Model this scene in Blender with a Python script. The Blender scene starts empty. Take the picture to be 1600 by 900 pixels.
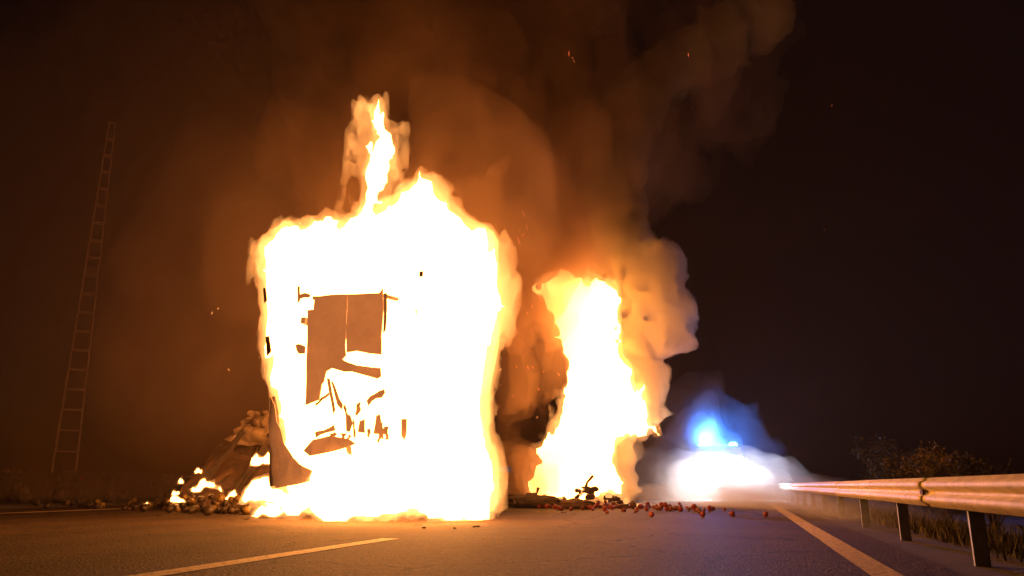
import bpy, bmesh, math, random
import numpy as np
from mathutils import Vector, Matrix, Euler
R = math.radians
random.seed(7)
rng = np.random.default_rng(7)
S = bpy.context.scene
COL = S.collection

# ------------------------------------------------------------------ camera, sky, sun, exposure
cam = bpy.data.cameras.new('camera')
cam.sensor_width = 36.0
cam.lens = 36.0 * 1210 / 1600
cam.clip_start = 0.05
cam.clip_end = 3000
co = bpy.data.objects.new('camera', cam)
COL.objects.link(co)
co.location = (0, 0, 0.715)
co.rotation_euler = (R(90 + 14.281), 0, R(15.999))
S.camera = co

w = bpy.data.worlds.new('World')
S.world = w
w.use_nodes = True
wn = w.node_tree.nodes
bg = wn['Background']
sky = wn.new('ShaderNodeTexSky')
sky.sky_type = 'NISHITA'
sky.sun_disc = False
sky.sun_elevation = R(-3.0)
sky.sun_rotation = R(300)
w.node_tree.links.new(sky.outputs[0], bg.inputs[0])
bg.inputs[1].default_value = 0.007

sun = bpy.data.lights.new('moonlight', 'SUN')
sun.energy = 0.004
sun.angle = R(0.5)
sun.color = (1.0, 0.93, 0.85)
so = bpy.data.objects.new('moonlight', sun)
COL.objects.link(so)
so.rotation_euler = (R(60), 0, R(-70))

S.view_settings.view_transform = 'Standard'
S.view_settings.look = 'None'
S.view_settings.exposure = 0.0
S.view_settings.gamma = 1.0
S.cycles.use_denoising = True
S.cycles.max_bounces = 3
S.cycles.diffuse_bounces = 1
S.cycles.glossy_bounces = 2
S.cycles.transparent_max_bounces = 16
S.cycles.volume_bounces = 1
S.cycles.use_light_tree = False
S.cycles.adaptive_threshold = 0.03
S.cycles.volume_step_rate = 0.25
S.cycles.volume_max_steps = 512
S.cycles.sample_clamp_indirect = 3.0

FIRE = (1.0, 0.345, 0.072)       # colour of the flames' light
EDGE = (1.0, 0.36, 0.085)       # colour of thin flame
CORE = 15.5                      # radiance of the flame body
FRINGE = 2.5                     # emission per metre of the thin outer flame

# ------------------------------------------------------------------ helpers
def tag(o, label=None, cat=None, group=None, kind=None):
    if label: o['label'] = label
    if cat: o['category'] = cat
    if group: o['group'] = group
    if kind: o['kind'] = kind
    return o

def empty(name, loc=(0, 0, 0), rz=0.0):
    o = bpy.data.objects.new(name, None)
    COL.objects.link(o)
    o.location = loc
    o.rotation_euler = (0, 0, rz)
    return o

def link(name, me, m, parent=None, loc=None):
    o = bpy.data.objects.new(name, me)
    COL.objects.link(o)
    if m is not None and not me.materials:
        me.materials.append(m)
    if parent is not None:
        o.parent = parent
        o.matrix_parent_inverse = Matrix.Translation(-Vector(parent.location)) if parent.rotation_euler.z == 0 else Matrix()
    if loc is not None:
        o.location = loc
    return o

def mesh(name, v, f, m, parent=None, smooth=False):
    me = bpy.data.meshes.new(name)
    me.from_pydata([tuple(map(float, p)) for p in v], [], [tuple(map(int, q)) for q in f])
    if smooth:
        me.polygons.foreach_set('use_smooth', [True] * len(me.polygons))
    me.update()
    return link(name, me, m, parent)

class MB:
    """collects simple solids; build() makes them one mesh object"""
    def __init__(s): s.v = []; s.f = []
    def add(s, v, f):
        k = len(s.v)
        s.v += [tuple(p) for p in v]
        s.f += [tuple(i + k for i in q) for q in f]
        return s
    def box(s, c, d, rot=None):
        p = [Vector((x * d[0] / 2, y * d[1] / 2, z * d[2] / 2)) for x in (-1, 1) for y in (-1, 1) for z in (-1, 1)]
        if rot is not None:
            p = [Euler(rot).to_matrix() @ q for q in p]
        p = [q + Vector(c) for q in p]
        return s.add(p, [(0, 1, 3, 2), (4, 6, 7, 5), (0, 4, 5, 1), (2, 3, 7, 6), (0, 2, 6, 4), (1, 5, 7, 3)])
    def bar(s, a, b, wx, wy, twist=0.0):
        a = Vector(a); b = Vector(b); d = (b - a).normalized()
        q = d.to_track_quat('Z', 'Y')
        e = [(-wx/2, -wy/2), (wx/2, -wy/2), (wx/2, wy/2), (-wx/2, wy/2)]
        rt = Matrix.Rotation(twist, 3, 'Z')
        v = [a + q @ (rt @ Vector((x, y, 0))) for x, y in e] + [b + q @ (rt @ Vector((x, y, 0))) for x, y in e]
        return s.add(v, [(3, 2, 1, 0), (4, 5, 6, 7), (0, 1, 5, 4), (1, 2, 6, 5), (2, 3, 7, 6), (3, 0, 4, 7)])
    def tube(s, pts, rad, n=8):
        rings = []
        for i, p in enumerate(pts):
            p = Vector(p)
            d = (Vector(pts[min(i + 1, len(pts) - 1)]) - Vector(pts[max(i - 1, 0)])).normalized()
            q = d.to_track_quat('Z', 'Y')
            r = rad[i] if isinstance(rad, (list, tuple)) else rad
            rings.append([p + q @ Vector((r * math.cos(a), r * math.sin(a), 0)) for a in [2 * math.pi * k / n for k in range(n)]])
        v = [x for r_ in rings for x in r_]
        f = []
        for i in range(len(pts) - 1):
            for k in range(n):
                f.append((i * n + k, i * n + (k + 1) % n, (i + 1) * n + (k + 1) % n, (i + 1) * n + k))
        f.append(tuple(reversed(range(n))))
        f.append(tuple(range((len(pts) - 1) * n, len(pts) * n)))
        return s.add(v, f)
    def cyl(s, c, r, h, axis='X', n=20):
        d = Vector({'X': (1, 0, 0), 'Y': (0, 1, 0), 'Z': (0, 0, 1)}[axis]) * h / 2
        c = Vector(c)
        return s.tube([c - d, c + d], r, n)
    def build(s, name, m, parent=None, smooth=False, bevel=0.0):
        o = mesh(name, s.v, s.f, m, parent, smooth)
        if bevel:
            b = o.modifiers.new('bevel', 'BEVEL'); b.width = bevel; b.segments = 2; b.limit_method = 'ANGLE'
        return o

def plate(name, outline, place, thick, m, parent=None, crumple=0.0, cell=0.12, seed=0, freq=1.6):
    """a thin sheet with the given 2-D outline, cut into small cells, crumpled and given thickness.
    place(a, b, n) -> world point for sheet coordinates a, b and offset n"""
    pts = np.array(outline, float)
    a0, b0 = pts.min(0) - 1e-4; a1, b1 = pts.max(0) + 1e-4
    na = max(2, int((a1 - a0) / cell)); nb = max(2, int((b1 - b0) / cell))
    bm = bmesh.new()
    vs = [bm.verts.new((x, y, 0)) for x, y in pts]
    bm.faces.new(vs)
    for k in range(1, na):
        bmesh.ops.bisect_plane(bm, geom=bm.verts[:] + bm.edges[:] + bm.faces[:], plane_co=(a0 + (a1 - a0) * k / na, 0, 0), plane_no=(1, 0, 0))
    for k in range(1, nb):
        bmesh.ops.bisect_plane(bm, geom=bm.verts[:] + bm.edges[:] + bm.faces[:], plane_co=(0, b0 + (b1 - b0) * k / nb, 0), plane_no=(0, 1, 0))
    bmesh.ops.triangulate(bm, faces=bm.faces[:])
    P = np.array([v.co[:] for v in bm.verts])
    q = P * freq + seed * 7.3
    off = crumple * (2 * ridged(q) - 1)
    for v, o_ in zip(bm.verts, off):
        v.co = place(v.co.x, v.co.y, float(o_))
    bmesh.ops.recalc_face_normals(bm, faces=bm.faces[:])
    ret = bmesh.ops.extrude_face_region(bm, geom=bm.faces[:])
    bm.normal_update()
    nv = [e for e in ret['geom'] if isinstance(e, bmesh.types.BMVert)]
    nrm = {v: v.normal.copy() for v in nv}
    for v in nv: v.co += nrm[v] * thick
    bmesh.ops.recalc_face_normals(bm, faces=bm.faces[:])
    me = bpy.data.meshes.new(name); bm.to_mesh(me); bm.free()
    return link(name, me, m, parent)

# --- lattice noise in numpy
TAB = rng.random((64, 64, 64)).astype(np.float32)
def vnoise(p):
    p = np.asarray(p, np.float32)
    i = np.floor(p).astype(int); f = p - i; f = f * f * (3 - 2 * f)
    i0 = i & 63; i1 = (i + 1) & 63
    x0, y0, z0 = i0[..., 0], i0[..., 1], i0[..., 2]; x1, y1, z1 = i1[..., 0], i1[..., 1], i1[..., 2]
    fx, fy, fz = f[..., 0], f[..., 1], f[..., 2]
    a = TAB[x0, y0, z0] * (1 - fx) + TAB[x1, y0, z0] * fx
    b = TAB[x0, y1, z0] * (1 - fx) + TAB[x1, y1, z0] * fx
    c = TAB[x0, y0, z1] * (1 - fx) + TAB[x1, y0, z1] * fx
    d = TAB[x0, y1, z1] * (1 - fx) + TAB[x1, y1, z1] * fx
    return (a * (1 - fy) + b * fy) * (1 - fz) + (c * (1 - fy) + d * fy) * fz
def fbm(p, octv=3, gain=0.5):
    s = 0; a = 1; t = 0
    for k in range(octv):
        s = s + a * vnoise(p * (2.03 ** k) + 11.7 * k); t += a; a *= gain
    return s / t
def ridged(p, octv=2):
    s = 0; a = 1; t = 0
    for k in range(octv):
        s = s + a * np.abs(2 * vnoise(p * (2.1 ** k) + 5.1 * k) - 1); t += a; a *= 0.5
    return s / t

def nets(Fd):
    """surface nets: the skin of Fd > 0 as vertices in grid units and quads"""
    Fd = np.pad(Fd, 1, constant_values=-1.0)
    ins = Fd > 0
    nx, ny, nz = (n - 1 for n in Fd.shape)
    acc = np.zeros((nx, ny, nz, 3), np.float32); cnt = np.zeros((nx, ny, nz), np.int32)
    cor = [(i, j, k) for i in (0, 1) for j in (0, 1) for k in (0, 1)]
    for a in cor:
        for ax in range(3):
            if a[ax]: continue
            b = list(a); b[ax] = 1; b = tuple(b)
            fa = Fd[a[0]:a[0]+nx, a[1]:a[1]+ny, a[2]:a[2]+nz]; fb = Fd[b[0]:b[0]+nx, b[1]:b[1]+ny, b[2]:b[2]+nz]
            cr = (fa > 0) != (fb > 0)
            t = np.where(cr, fa / np.where(cr, fa - fb, 1), 0)
            for c in range(3):
                acc[..., c] += np.where(cr, a[c] + (t if c == ax else 0), 0)
            cnt += cr
    act = cnt > 0
    idx = -np.ones(act.shape, np.int64); idx[act] = np.arange(act.sum())
    base = np.argwhere(act)
    V = base + acc[act] / cnt[act][:, None] - 1.0
    quads = []
    for ax in range(3):
        sl0 = [slice(1, -1)] * 3; sl1 = [slice(1, -1)] * 3
        sl0[ax] = slice(0, -1); sl1[ax] = slice(1, None)
        e0 = ins[tuple(sl0)]; e1 = ins[tuple(sl1)]
        P = np.argwhere(e0 != e1)
        sg = e0[e0 != e1]
        o = np.ones(3, int); o[ax] = 0
        P = P + o
        b, c = [(1, 2), (2, 0), (0, 1)][ax]
        db = np.zeros(3, int); db[b] = 1; dc = np.zeros(3, int); dc[c] = 1
        g = lambda q: idx[q[:, 0], q[:, 1], q[:, 2]]
        Q = np.stack([g(P - db - dc), g(P - dc), g(P), g(P - db)], 1)
        Q[~sg] = Q[~sg][:, ::-1]
        quads.append(Q)
    return V, np.concatenate(quads)

def main_piece(V, Q, least=0.04):
    """drop specks: keep the connected skins with at least this share of all vertices"""
    lab = np.arange(len(V))
    E_ = np.concatenate([Q[:, [0, 1]], Q[:, [1, 2]], Q[:, [2, 3]]])
    while True:
        new = lab.copy()
        m_ = np.minimum(lab[E_[:, 0]], lab[E_[:, 1]])
        np.minimum.at(new, E_[:, 0], m_); np.minimum.at(new, E_[:, 1], m_)
        new = new[new]; new = new[new]
        if (new == lab).all(): break
        lab = new
    ids, cnt = np.unique(lab, return_counts=True)
    good = np.isin(lab, ids[cnt >= least * len(V)])
    Q = Q[good[Q[:, 0]]]
    re_ = -np.ones(len(V), np.int64); re_[good] = np.arange(good.sum())
    return V[good], re_[Q]

def np_mesh(name, V, Q, m, parent=None, smooth=True):
    if Q.shape[1] == 4 and smooth:      # faces of a closed skin must look outwards
        A_, B_, C_ = V[Q[:, 0]], V[Q[:, 1]], V[Q[:, 2]]; D_ = V[Q[:, 3]]
        if (np.einsum('ij,ij->i', A_, np.cross(B_, C_)) + np.einsum('ij,ij->i', A_, np.cross(C_, D_))).sum() < 0:
            Q = Q[:, ::-1].copy()
    me = bpy.data.meshes.new(name)
    me.vertices.add(len(V)); me.vertices.foreach_set('co', np.asarray(V, np.float32).ravel())
    n = Q.shape[1]
    me.loops.add(Q.size); me.loops.foreach_set('vertex_index', Q.astype(np.int32).ravel())
    me.polygons.add(len(Q)); me.polygons.foreach_set('loop_start', np.arange(0, Q.size, n, dtype=np.int32))
    if smooth: me.polygons.foreach_set('use_smooth', np.ones(len(Q), bool))
    me.update(); me.validate()
    return link(name, me, m, parent)

# ------------------------------------------------------------------ materials
def mat(name):
    m = bpy.data.materials.new(name); m.use_nodes = True
    return m, m.node_tree.nodes, m.node_tree.links

def pbr(name, c1, c2=None, scale=6.0, rough=0.6, metal=0.0, bump=0.0, bscale=None, detail=6.0, contrast=(0.35, 0.65), spec=0.5):
    m, n, l = mat(name)
    b = n['Principled BSDF']
    b.inputs['Roughness'].default_value = rough
    b.inputs['Metallic'].default_value = metal
    b.inputs['Specular IOR Level'].default_value = spec
    tc = n.new('ShaderNodeTexCoord')
    if c2 is None:
        c2 = tuple(0.7 * x for x in c1)
    t = n.new('ShaderNodeTexNoise'); t.inputs['Scale'].default_value = scale; t.inputs['Detail'].default_value = detail
    l.new(tc.outputs['Object'], t.inputs['Vector'])
    r = n.new('ShaderNodeValToRGB')
    r.color_ramp.elements[0].position = contrast[0]; r.color_ramp.elements[1].position = contrast[1]
    r.color_ramp.elements[0].color = (*c1, 1); r.color_ramp.elements[1].color = (*c2, 1)
    l.new(t.outputs['Fac'], r.inputs[0]); l.new(r.outputs[0], b.inputs['Base Color'])
    if bump:
        t2 = n.new('ShaderNodeTexNoise'); t2.inputs['Scale'].default_value = bscale or scale * 4; t2.inputs['Detail'].default_value = 4
        l.new(tc.outputs['Object'], t2.inputs['Vector'])
        bp = n.new('ShaderNodeBump'); bp.inputs['Strength'].default_value = bump; bp.inputs['Distance'].default_value = 0.02
        l.new(t2.outputs['Fac'], bp.inputs['Height']); l.new(bp.outputs[0], b.inputs['Normal'])
    return m

def glow(name, col, strength):
    m, n, l = mat(name)
    n.remove(n['Principled BSDF'])
    e = n.new('ShaderNodeEmission'); e.inputs[0].default_value = (*col, 1); e.inputs[1].default_value = strength
    l.new(e.outputs[0], n['Material Output'].inputs['Surface'])
    return m

def fire_volume(name, col, strength):
    m, n, l = mat(name)
    n.remove(n['Principled BSDF'])
    e = n.new('ShaderNodeEmission'); e.inputs[0].default_value = (*col, 1); e.inputs[1].default_value = strength
    l.new(e.outputs[0], n['Material Output'].inputs['Volume'])
    return m

def smoke_even(name, col, dens, aniso=0.0):
    m, n, l = mat(name)
    n.remove(n['Principled BSDF'])
    v = n.new('ShaderNodeVolumePrincipled')
    v.inputs['Color'].default_value = (*col, 1); v.inputs['Density'].default_value = dens; v.inputs['Anisotropy'].default_value = aniso
    l.new(v.outputs[0], n['Material Output'].inputs['Volume'])
    return m

def smoke_puffs(name, puffs, col, dens, nscale, lo, hi, stretch=(1, 1, 1), aniso=0.0, detail=3.0, warp=0.0):
    """smoke whose thickness is a sum of soft puffs (centre, radii, weight) broken up by turbulence"""
    m, n, l = mat(name)
    n.remove(n['Principled BSDF'])
    v = n.new('ShaderNodeVolumePrincipled')
    v.inputs['Color'].default_value = (*col, 1); v.inputs['Anisotropy'].default_value = aniso
    tc = n.new('ShaderNodeTexCoord')
    tot = None
    for c, r, wgt in puffs:
        a = n.new('ShaderNodeVectorMath'); a.operation = 'SUBTRACT'; a.inputs[1].default_value = c
        l.new(tc.outputs['Object'], a.inputs[0])
        d = n.new('ShaderNodeVectorMath'); d.operation = 'DIVIDE'; d.inputs[1].default_value = r
        l.new(a.outputs[0], d.inputs[0])
        q = n.new('ShaderNodeVectorMath'); q.operation = 'DOT_PRODUCT'
        l.new(d.outputs[0], q.inputs[0]); l.new(d.outputs[0], q.inputs[1])
        ng = n.new('ShaderNodeMath'); ng.operation = 'MULTIPLY'; ng.inputs[1].default_value = -1.0
        l.new(q.outputs['Value'], ng.inputs[0])
        e = n.new('ShaderNodeMath'); e.operation = 'EXPONENT'; l.new(ng.outputs[0], e.inputs[0])
        s = n.new('ShaderNodeMath'); s.operation = 'MULTIPLY_ADD'; s.inputs[1].default_value = wgt
        l.new(e.outputs[0], s.inputs[0])
        if tot is None: s.inputs[2].default_value = -0.02
        else: l.new(tot, s.inputs[2])
        tot = s.outputs[0]
    mp = n.new('ShaderNodeMapping'); mp.inputs['Scale'].default_value = stretch
    l.new(tc.outputs['Object'], mp.inputs[0])
    t = n.new('ShaderNodeTexNoise'); t.inputs['Scale'].default_value = nscale; t.inputs['Detail'].default_value = detail
    t.inputs['Distortion'].default_value = warp
    l.new(mp.outputs[0], t.inputs['Vector'])
    mr = n.new('ShaderNodeMapRange'); mr.inputs[1].default_value = lo; mr.inputs[2].default_value = hi
    l.new(t.outputs['Fac'], mr.inputs[0])
    mu = n.new('ShaderNodeMath'); mu.operation = 'MULTIPLY'; l.new(mr.outputs[0], mu.inputs[0]); l.new(tot, mu.inputs[1])
    mx = n.new('ShaderNodeMath'); mx.operation = 'MULTIPLY'; mx.inputs[1].default_value = dens; mx.use_clamp = False
    l.new(mu.outputs[0], mx.inputs[0])
    m0 = n.new('ShaderNodeMath'); m0.operation = 'MAXIMUM'; m0.inputs[1].default_value = 0.0
    l.new(mx.outputs[0], m0.inputs[0]); l.new(m0.outputs[0], v.inputs['Density'])
    l.new(v.outputs[0], n['Material Output'].inputs['Volume'])
    return m

M = {}
def asphalt():
    m, n, l = mat('asphalt')
    b = n['Principled BSDF']; b.inputs['Roughness'].default_value = 0.78; b.inputs['Specular IOR Level'].default_value = 0.35
    tc = n.new('ShaderNodeTexCoord')
    big = n.new('ShaderNodeTexNoise'); big.inputs['Scale'].default_value = 0.35; big.inputs['Detail'].default_value = 5
    fine = n.new('ShaderNodeTexVoronoi'); fine.inputs['Scale'].default_value = 38
    mid = n.new('ShaderNodeTexNoise'); mid.inputs['Scale'].default_value = 9; mid.inputs['Detail'].default_value = 8
    for t in (big, fine, mid): l.new(tc.outputs['Object'], t.inputs['Vector'])
    r1 = n.new('ShaderNodeValToRGB')
    r1.color_ramp.elements[0].position = 0.3; r1.color_ramp.elements[0].color = (0.050, 0.030, 0.015, 1)
    r1.color_ramp.elements[1].position = 0.7; r1.color_ramp.elements[1].color = (0.086, 0.052, 0.026, 1)
    l.new(big.outputs['Fac'], r1.inputs[0])
    r2 = n.new('ShaderNodeValToRGB')
    r2.color_ramp.elements[0].color = (0.35, 0.35, 0.35, 1); r2.color_ramp.elements[1].color = (2.0, 1.9, 1.8, 1)
    l.new(fine.outputs['Color'], r2.inputs[0])
    x = n.new('ShaderNodeMix'); x.data_type = 'RGBA'; x.blend_type = 'MULTIPLY'; x.inputs[0].default_value = 0.75
    l.new(r1.outputs[0], x.inputs[6]); l.new(r2.outputs[0], x.inputs[7])
    x2 = n.new('ShaderNodeMix'); x2.data_type = 'RGBA'; x2.blend_type = 'OVERLAY'; x2.inputs[0].default_value = 0.5
    l.new(x.outputs[2], x2.inputs[6]); l.new(mid.outputs['Fac'], x2.inputs[7])
    cr = n.new('ShaderNodeTexVoronoi'); cr.feature = 'DISTANCE_TO_EDGE'; cr.inputs['Scale'].default_value = 0.33
    wob = n.new('ShaderNodeTexNoise'); wob.inputs['Scale'].default_value = 1.6; wob.inputs['Detail'].default_value = 5
    l.new(tc.outputs['Object'], wob.inputs['Vector'])
    vm = n.new('ShaderNodeVectorMath'); vm.operation = 'MULTIPLY_ADD'; vm.inputs[1].default_value = (0.9, 0.9, 0.9)
    l.new(wob.outputs['Color'], vm.inputs[0]); l.new(tc.outputs['Object'], vm.inputs[2]); l.new(vm.outputs[0], cr.inputs['Vector'])
    rc = n.new('ShaderNodeValToRGB'); rc.color_ramp.elements[0].position = 0.004; rc.color_ramp.elements[0].color = (0.3, 0.3, 0.3, 1)
    rc.color_ramp.elements[1].position = 0.012; rc.color_ramp.elements[1].color = (1, 1, 1, 1)
    l.new(cr.outputs['Distance'], rc.inputs[0])
    # worn wheel tracks along the lanes
    sx = n.new('ShaderNodeSeparateXYZ'); l.new(tc.outputs['Object'], sx.inputs[0])
    wt = n.new('ShaderNodeMath'); wt.operation = 'SINE'; ws = n.new('ShaderNodeMath'); ws.operation = 'MULTIPLY'; ws.inputs[1].default_value = 3.3
    l.new(sx.outputs['X'], ws.inputs[0]); l.new(ws.outputs[0], wt.inputs[0])
    wr = n.new('ShaderNodeMapRange'); wr.inputs[1].default_value = -1; wr.inputs[2].default_value = 1; wr.inputs[3].default_value = 0.78; wr.inputs[4].default_value = 1.08
    l.new(wt.outputs[0], wr.inputs[0])
    x3 = n.new('ShaderNodeMix'); x3.data_type = 'RGBA'; x3.blend_type = 'MULTIPLY'; x3.inputs[0].default_value = 1.0
    l.new(x2.outputs[2], x3.inputs[6]); l.new(rc.outputs[0], x3.inputs[7])
    x4 = n.new('ShaderNodeMix'); x4.data_type = 'RGBA'; x4.blend_type = 'MULTIPLY'; x4.inputs[0].default_value = 1.0
    l.new(x3.outputs[2], x4.inputs[6]); l.new(wr.outputs[0], x4.inputs[7])
    l.new(x4.outputs[2], b.inputs['Base Color'])
    ad = n.new('ShaderNodeMath'); ad.operation = 'ADD'
    l.new(fine.outputs['Distance'], ad.inputs[0]); l.new(mid.outputs['Fac'], ad.inputs[1])
    bp = n.new('ShaderNodeBump'); bp.inputs['Strength'].default_value = 0.9; bp.inputs['Distance'].default_value = 0.02
    l.new(ad.outputs[0], bp.inputs['Height']); l.new(bp.outputs[0], b.inputs['Normal'])
    return m
M['asphalt'] = asphalt()
M['paint'] = pbr('worn_road_paint', (0.74, 0.58, 0.32), (0.16, 0.12, 0.07), 16, 0.65, bump=0.4, contrast=(0.50, 0.70))
M['soil'] = pbr('dry_verge_soil', (0.10, 0.075, 0.045), (0.055, 0.05, 0.028), 0.8, 0.95, bump=0.6, bscale=9)
M['gravel'] = pbr('pale_gravel', (0.26, 0.22, 0.17), (0.16, 0.135, 0.10), 3, 0.95, bump=0.6, bscale=20)
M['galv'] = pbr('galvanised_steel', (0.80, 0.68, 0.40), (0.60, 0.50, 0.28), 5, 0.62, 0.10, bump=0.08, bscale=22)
M['galv_dull'] = pbr('dull_galvanised_steel', (0.46, 0.48, 0.46), (0.34, 0.36, 0.35), 8, 0.55, 0.2, bump=0.1)
M['mast'] = pbr('mast_steel', (0.5, 0.36, 0.28), (0.4, 0.28, 0.2), 3, 0.7, 0.0)
M['char'] = pbr('charred_metal', (0.035, 0.026, 0.02), (0.085, 0.055, 0.035), 5, 0.85, 0.1, bump=0.7, bscale=18)
M['rust'] = pbr('scorched_steel', (0.16, 0.085, 0.045), (0.06, 0.04, 0.03), 3.5, 0.8, 0.2, bump=0.5, bscale=15)
M['panel'] = pbr('scorched_panel', (0.40, 0.29, 0.20), (0.27, 0.17, 0.11), 2.2, 0.75, bump=0.3, bscale=12)
M['tarp'] = pbr('sooty_tarpaulin', (0.30, 0.21, 0.13), (0.07, 0.045, 0.028), 2.2, 0.8, bump=0.6, bscale=9)
M['rubber'] = pbr('burnt_rubber', (0.015, 0.014, 0.013), (0.03, 0.027, 0.024), 8, 0.9, bump=0.5)
M['melon'] = pbr('sooty_fruit_skin', (0.075, 0.045, 0.018), (0.025, 0.018, 0.011), 9, 0.45)
M['melon_b'] = pbr('yellow_fruit_skin', (0.26, 0.16, 0.03), (0.13, 0.075, 0.02), 9, 0.4)
M['apple'] = pbr('red_fruit_skin', (0.30, 0.018, 0.010), (0.13, 0.022, 0.008), 14, 0.5)
M['apple_b'] = pbr('scorched_red_fruit_skin', (0.22, 0.035, 0.015), (0.07, 0.02, 0.012), 14, 0.5)
M['stalk'] = pbr('fruit_stalk', (0.09, 0.065, 0.02), None, 20, 0.8)
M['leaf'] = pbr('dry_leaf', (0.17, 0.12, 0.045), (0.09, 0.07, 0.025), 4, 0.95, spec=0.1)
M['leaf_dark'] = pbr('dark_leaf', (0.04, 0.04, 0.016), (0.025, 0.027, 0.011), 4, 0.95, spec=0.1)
M['bark'] = pbr('bark', (0.09, 0.065, 0.045), None, 9, 0.9, bump=0.5)
M['grass'] = pbr('dry_grass', (0.17, 0.13, 0.055), (0.09, 0.085, 0.03), 2, 0.85)
M['red_paint'] = pbr('red_vehicle_paint', (0.42, 0.02, 0.015), (0.36, 0.018, 0.014), 2, 0.35)
M['white_paint'] = pbr('white_vehicle_paint', (0.7, 0.7, 0.68), (0.6, 0.6, 0.58), 3, 0.4)
M['chrome'] = pbr('bright_metal', (0.6, 0.6, 0.6), (0.5, 0.5, 0.5), 6, 0.3, 0.9)
M['black'] = pbr('black_plastic', (0.02, 0.02, 0.02), (0.03, 0.03, 0.03), 6, 0.6)
M['glass'] = pbr('dark_windscreen', (0.015, 0.018, 0.02), (0.01, 0.012, 0.014), 2, 0.08)
M['head'] = glow('headlight_glow', (1.0, 0.97, 0.92), 30)
M['blue'] = glow('beacon_glow', (0.08, 0.32, 1.0), 24)
M['red_glass'] = pbr('red_reflector', (0.6, 0.05, 0.02), (0.45, 0.04, 0.02), 20, 0.3)
M['core'] = glow('flame_body', FIRE, CORE)
M['fringe'] = fire_volume('thin_flame', EDGE, FRINGE)
M['fringe_far'] = fire_volume('thin_flame_far', EDGE, FRINGE * 0.6)
M['fringe_small'] = fire_volume('thin_flame_small', EDGE, FRINGE * 2.2)
M['veil'] = fire_volume('glare_veil_glow', (1.0, 0.31, 0.085), 0.34)  # faint brown glow of the added veil, imitates lens glare
M['ember'] = glow('ember', (1.0, 0.35, 0.08), 2.2)
M['ember_coal'] = glow('glowing_coal', (1.0, 0.42, 0.12), 1.3)
M['ember_red'] = glow('cooling_ember', (1.0, 0.16, 0.04), 1.6)

# ------------------------------------------------------------------ ground and road
def bank(x, y):
    t = min(max((-26.0 - x) / 16.0, 0), 1); left = 1.5 * t * t * (3 - 2 * t)
    t = min(max((x - 2.6) / 5.0, 0), 1); right = -0.5 * t * t * (3 - 2 * t)
    t = min(max((y - 90) / 60.0, 0), 1); far = 0.0 * t
    return left + right + far - 0.02
xs = sorted(set([-2500, -900, -300, -140, -80, -60] + [-50 + 1.5 * k for k in range(20)] + [-20, -10, 0, 1.2, 1.6] + [2 + 0.5 * k for k in range(16)] + [12, 20, 40, 100, 400, 2500]))
ys = sorted(set([-900, -200, -60, -20] + [2.0 * k for k in range(-4, 40)] + [90, 120, 160, 250, 500, 1200, 2500]))
v = []; f = []
for j, y in enumerate(ys):
    for i, x in enumerate(xs):
        dz = 0.0
        if (x < -27 or x > 3) and abs(x) < 100 and y < 200:
            dz = 0.16 * (float(fbm(np.array([x * 0.4 + 50, y * 0.4 + 50, 0.5]), 3)) - 0.5)
        v.append((x, y, bank(x, y) + dz))
nx = len(xs)
for j in range(len(ys) - 1):
    for i in range(nx - 1):
        f.append((j * nx + i, j * nx + i + 1, (j + 1) * nx + i + 1, (j + 1) * nx + i))
tag(mesh('ground', v, f, M['soil'], smooth=True), kind='structure')

def strip(name, x0, x1, y0, y1, z, m, parent=None, n=1, wob=0.0):
    v = []; f = []
    for k in range(n + 1):
        y = y0 + (y1 - y0) * k / n
        a = random.uniform(-wob, wob); b = random.uniform(-wob, wob)
        v += [(x0 + a, y, z), (x1 + b, y, z)]
        if k: f.append((2 * k - 2, 2 * k - 1, 2 * k + 1, 2 * k))
    return mesh(name, v, f, m, parent)
road = tag(strip('road', -22.0, 1.72, -40, 1500, 0.0, M['asphalt']), kind='structure')
strip('edge_line', 0.96, 1.22, -20, 300, 0.005, M['paint'], road, 160, 0.006)
strip('lane_dash', -4.82, -4.56, 3.2, 10.3, 0.005, M['paint'], road, 30, 0.006)
strip('side_line', -18.9, -18.3, -20, 300, 0.005, M['paint'], road, 160, 0.012)
tag(strip('gravel_shoulder', -27.5, -22.0, -40, 1500, -0.004, M['gravel'], None, 80, 0.0), kind='structure')

# ------------------------------------------------------------------ guardrail
gr = empty('guardrail', (1.93, 8.5, 0))
tag(gr, 'long galvanised steel crash barrier running along the right road edge', 'guardrail')
prof = [(0.0, 0.795), (-0.012, 0.79), (-0.03, 0.765), (-0.078, 0.745), (-0.084, 0.715), (-0.078, 0.69), (-0.022, 0.665), (-0.014, 0.645), (-0.022, 0.625), (-0.078, 0.60), (-0.084, 0.57), (-0.078, 0.545), (-0.03, 0.52), (-0.012, 0.495), (0.0, 0.49)]
X0 = 1.955
def rail_mesh(L):
    v = []; f = []; n = len(prof)
    for k, y in enumerate((0, 0.15, L * 0.33, L * 0.66, L - 0.15, L)):
        for (dx, z) in prof: v.append((dx, y, z))
        for (dx, z) in prof: v.append((dx + 0.006, y, z))
        if k:
            o = 2 * n * (k - 1); p = 2 * n * k
            for i in range(n - 1):
                f.append((o + i, p + i, p + i + 1, o + i + 1)); f.append((o + n + i, o + n + i + 1, p + n + i + 1, p + n + i))
            f.append((o, o + n, p + n, p)); f.append((o + n - 1, p + n - 1, p + 2 * n - 1, o + 2 * n - 1))
    f.append(tuple(range(n)) + tuple(range(2 * n - 1, n - 1, -1)))
    q = 2 * n * 5
    f.append(tuple(q + i for i in range(n - 1, -1, -1)) + tuple(q + n + i for i in range(n)))
    me = bpy.data.meshes.new('rail_section'); me.from_pydata(v, [], f)
    me.polygons.foreach_set('use_smooth', [True] * len(me.polygons)); me.update()
    return me
SEC = 3.95
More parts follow.
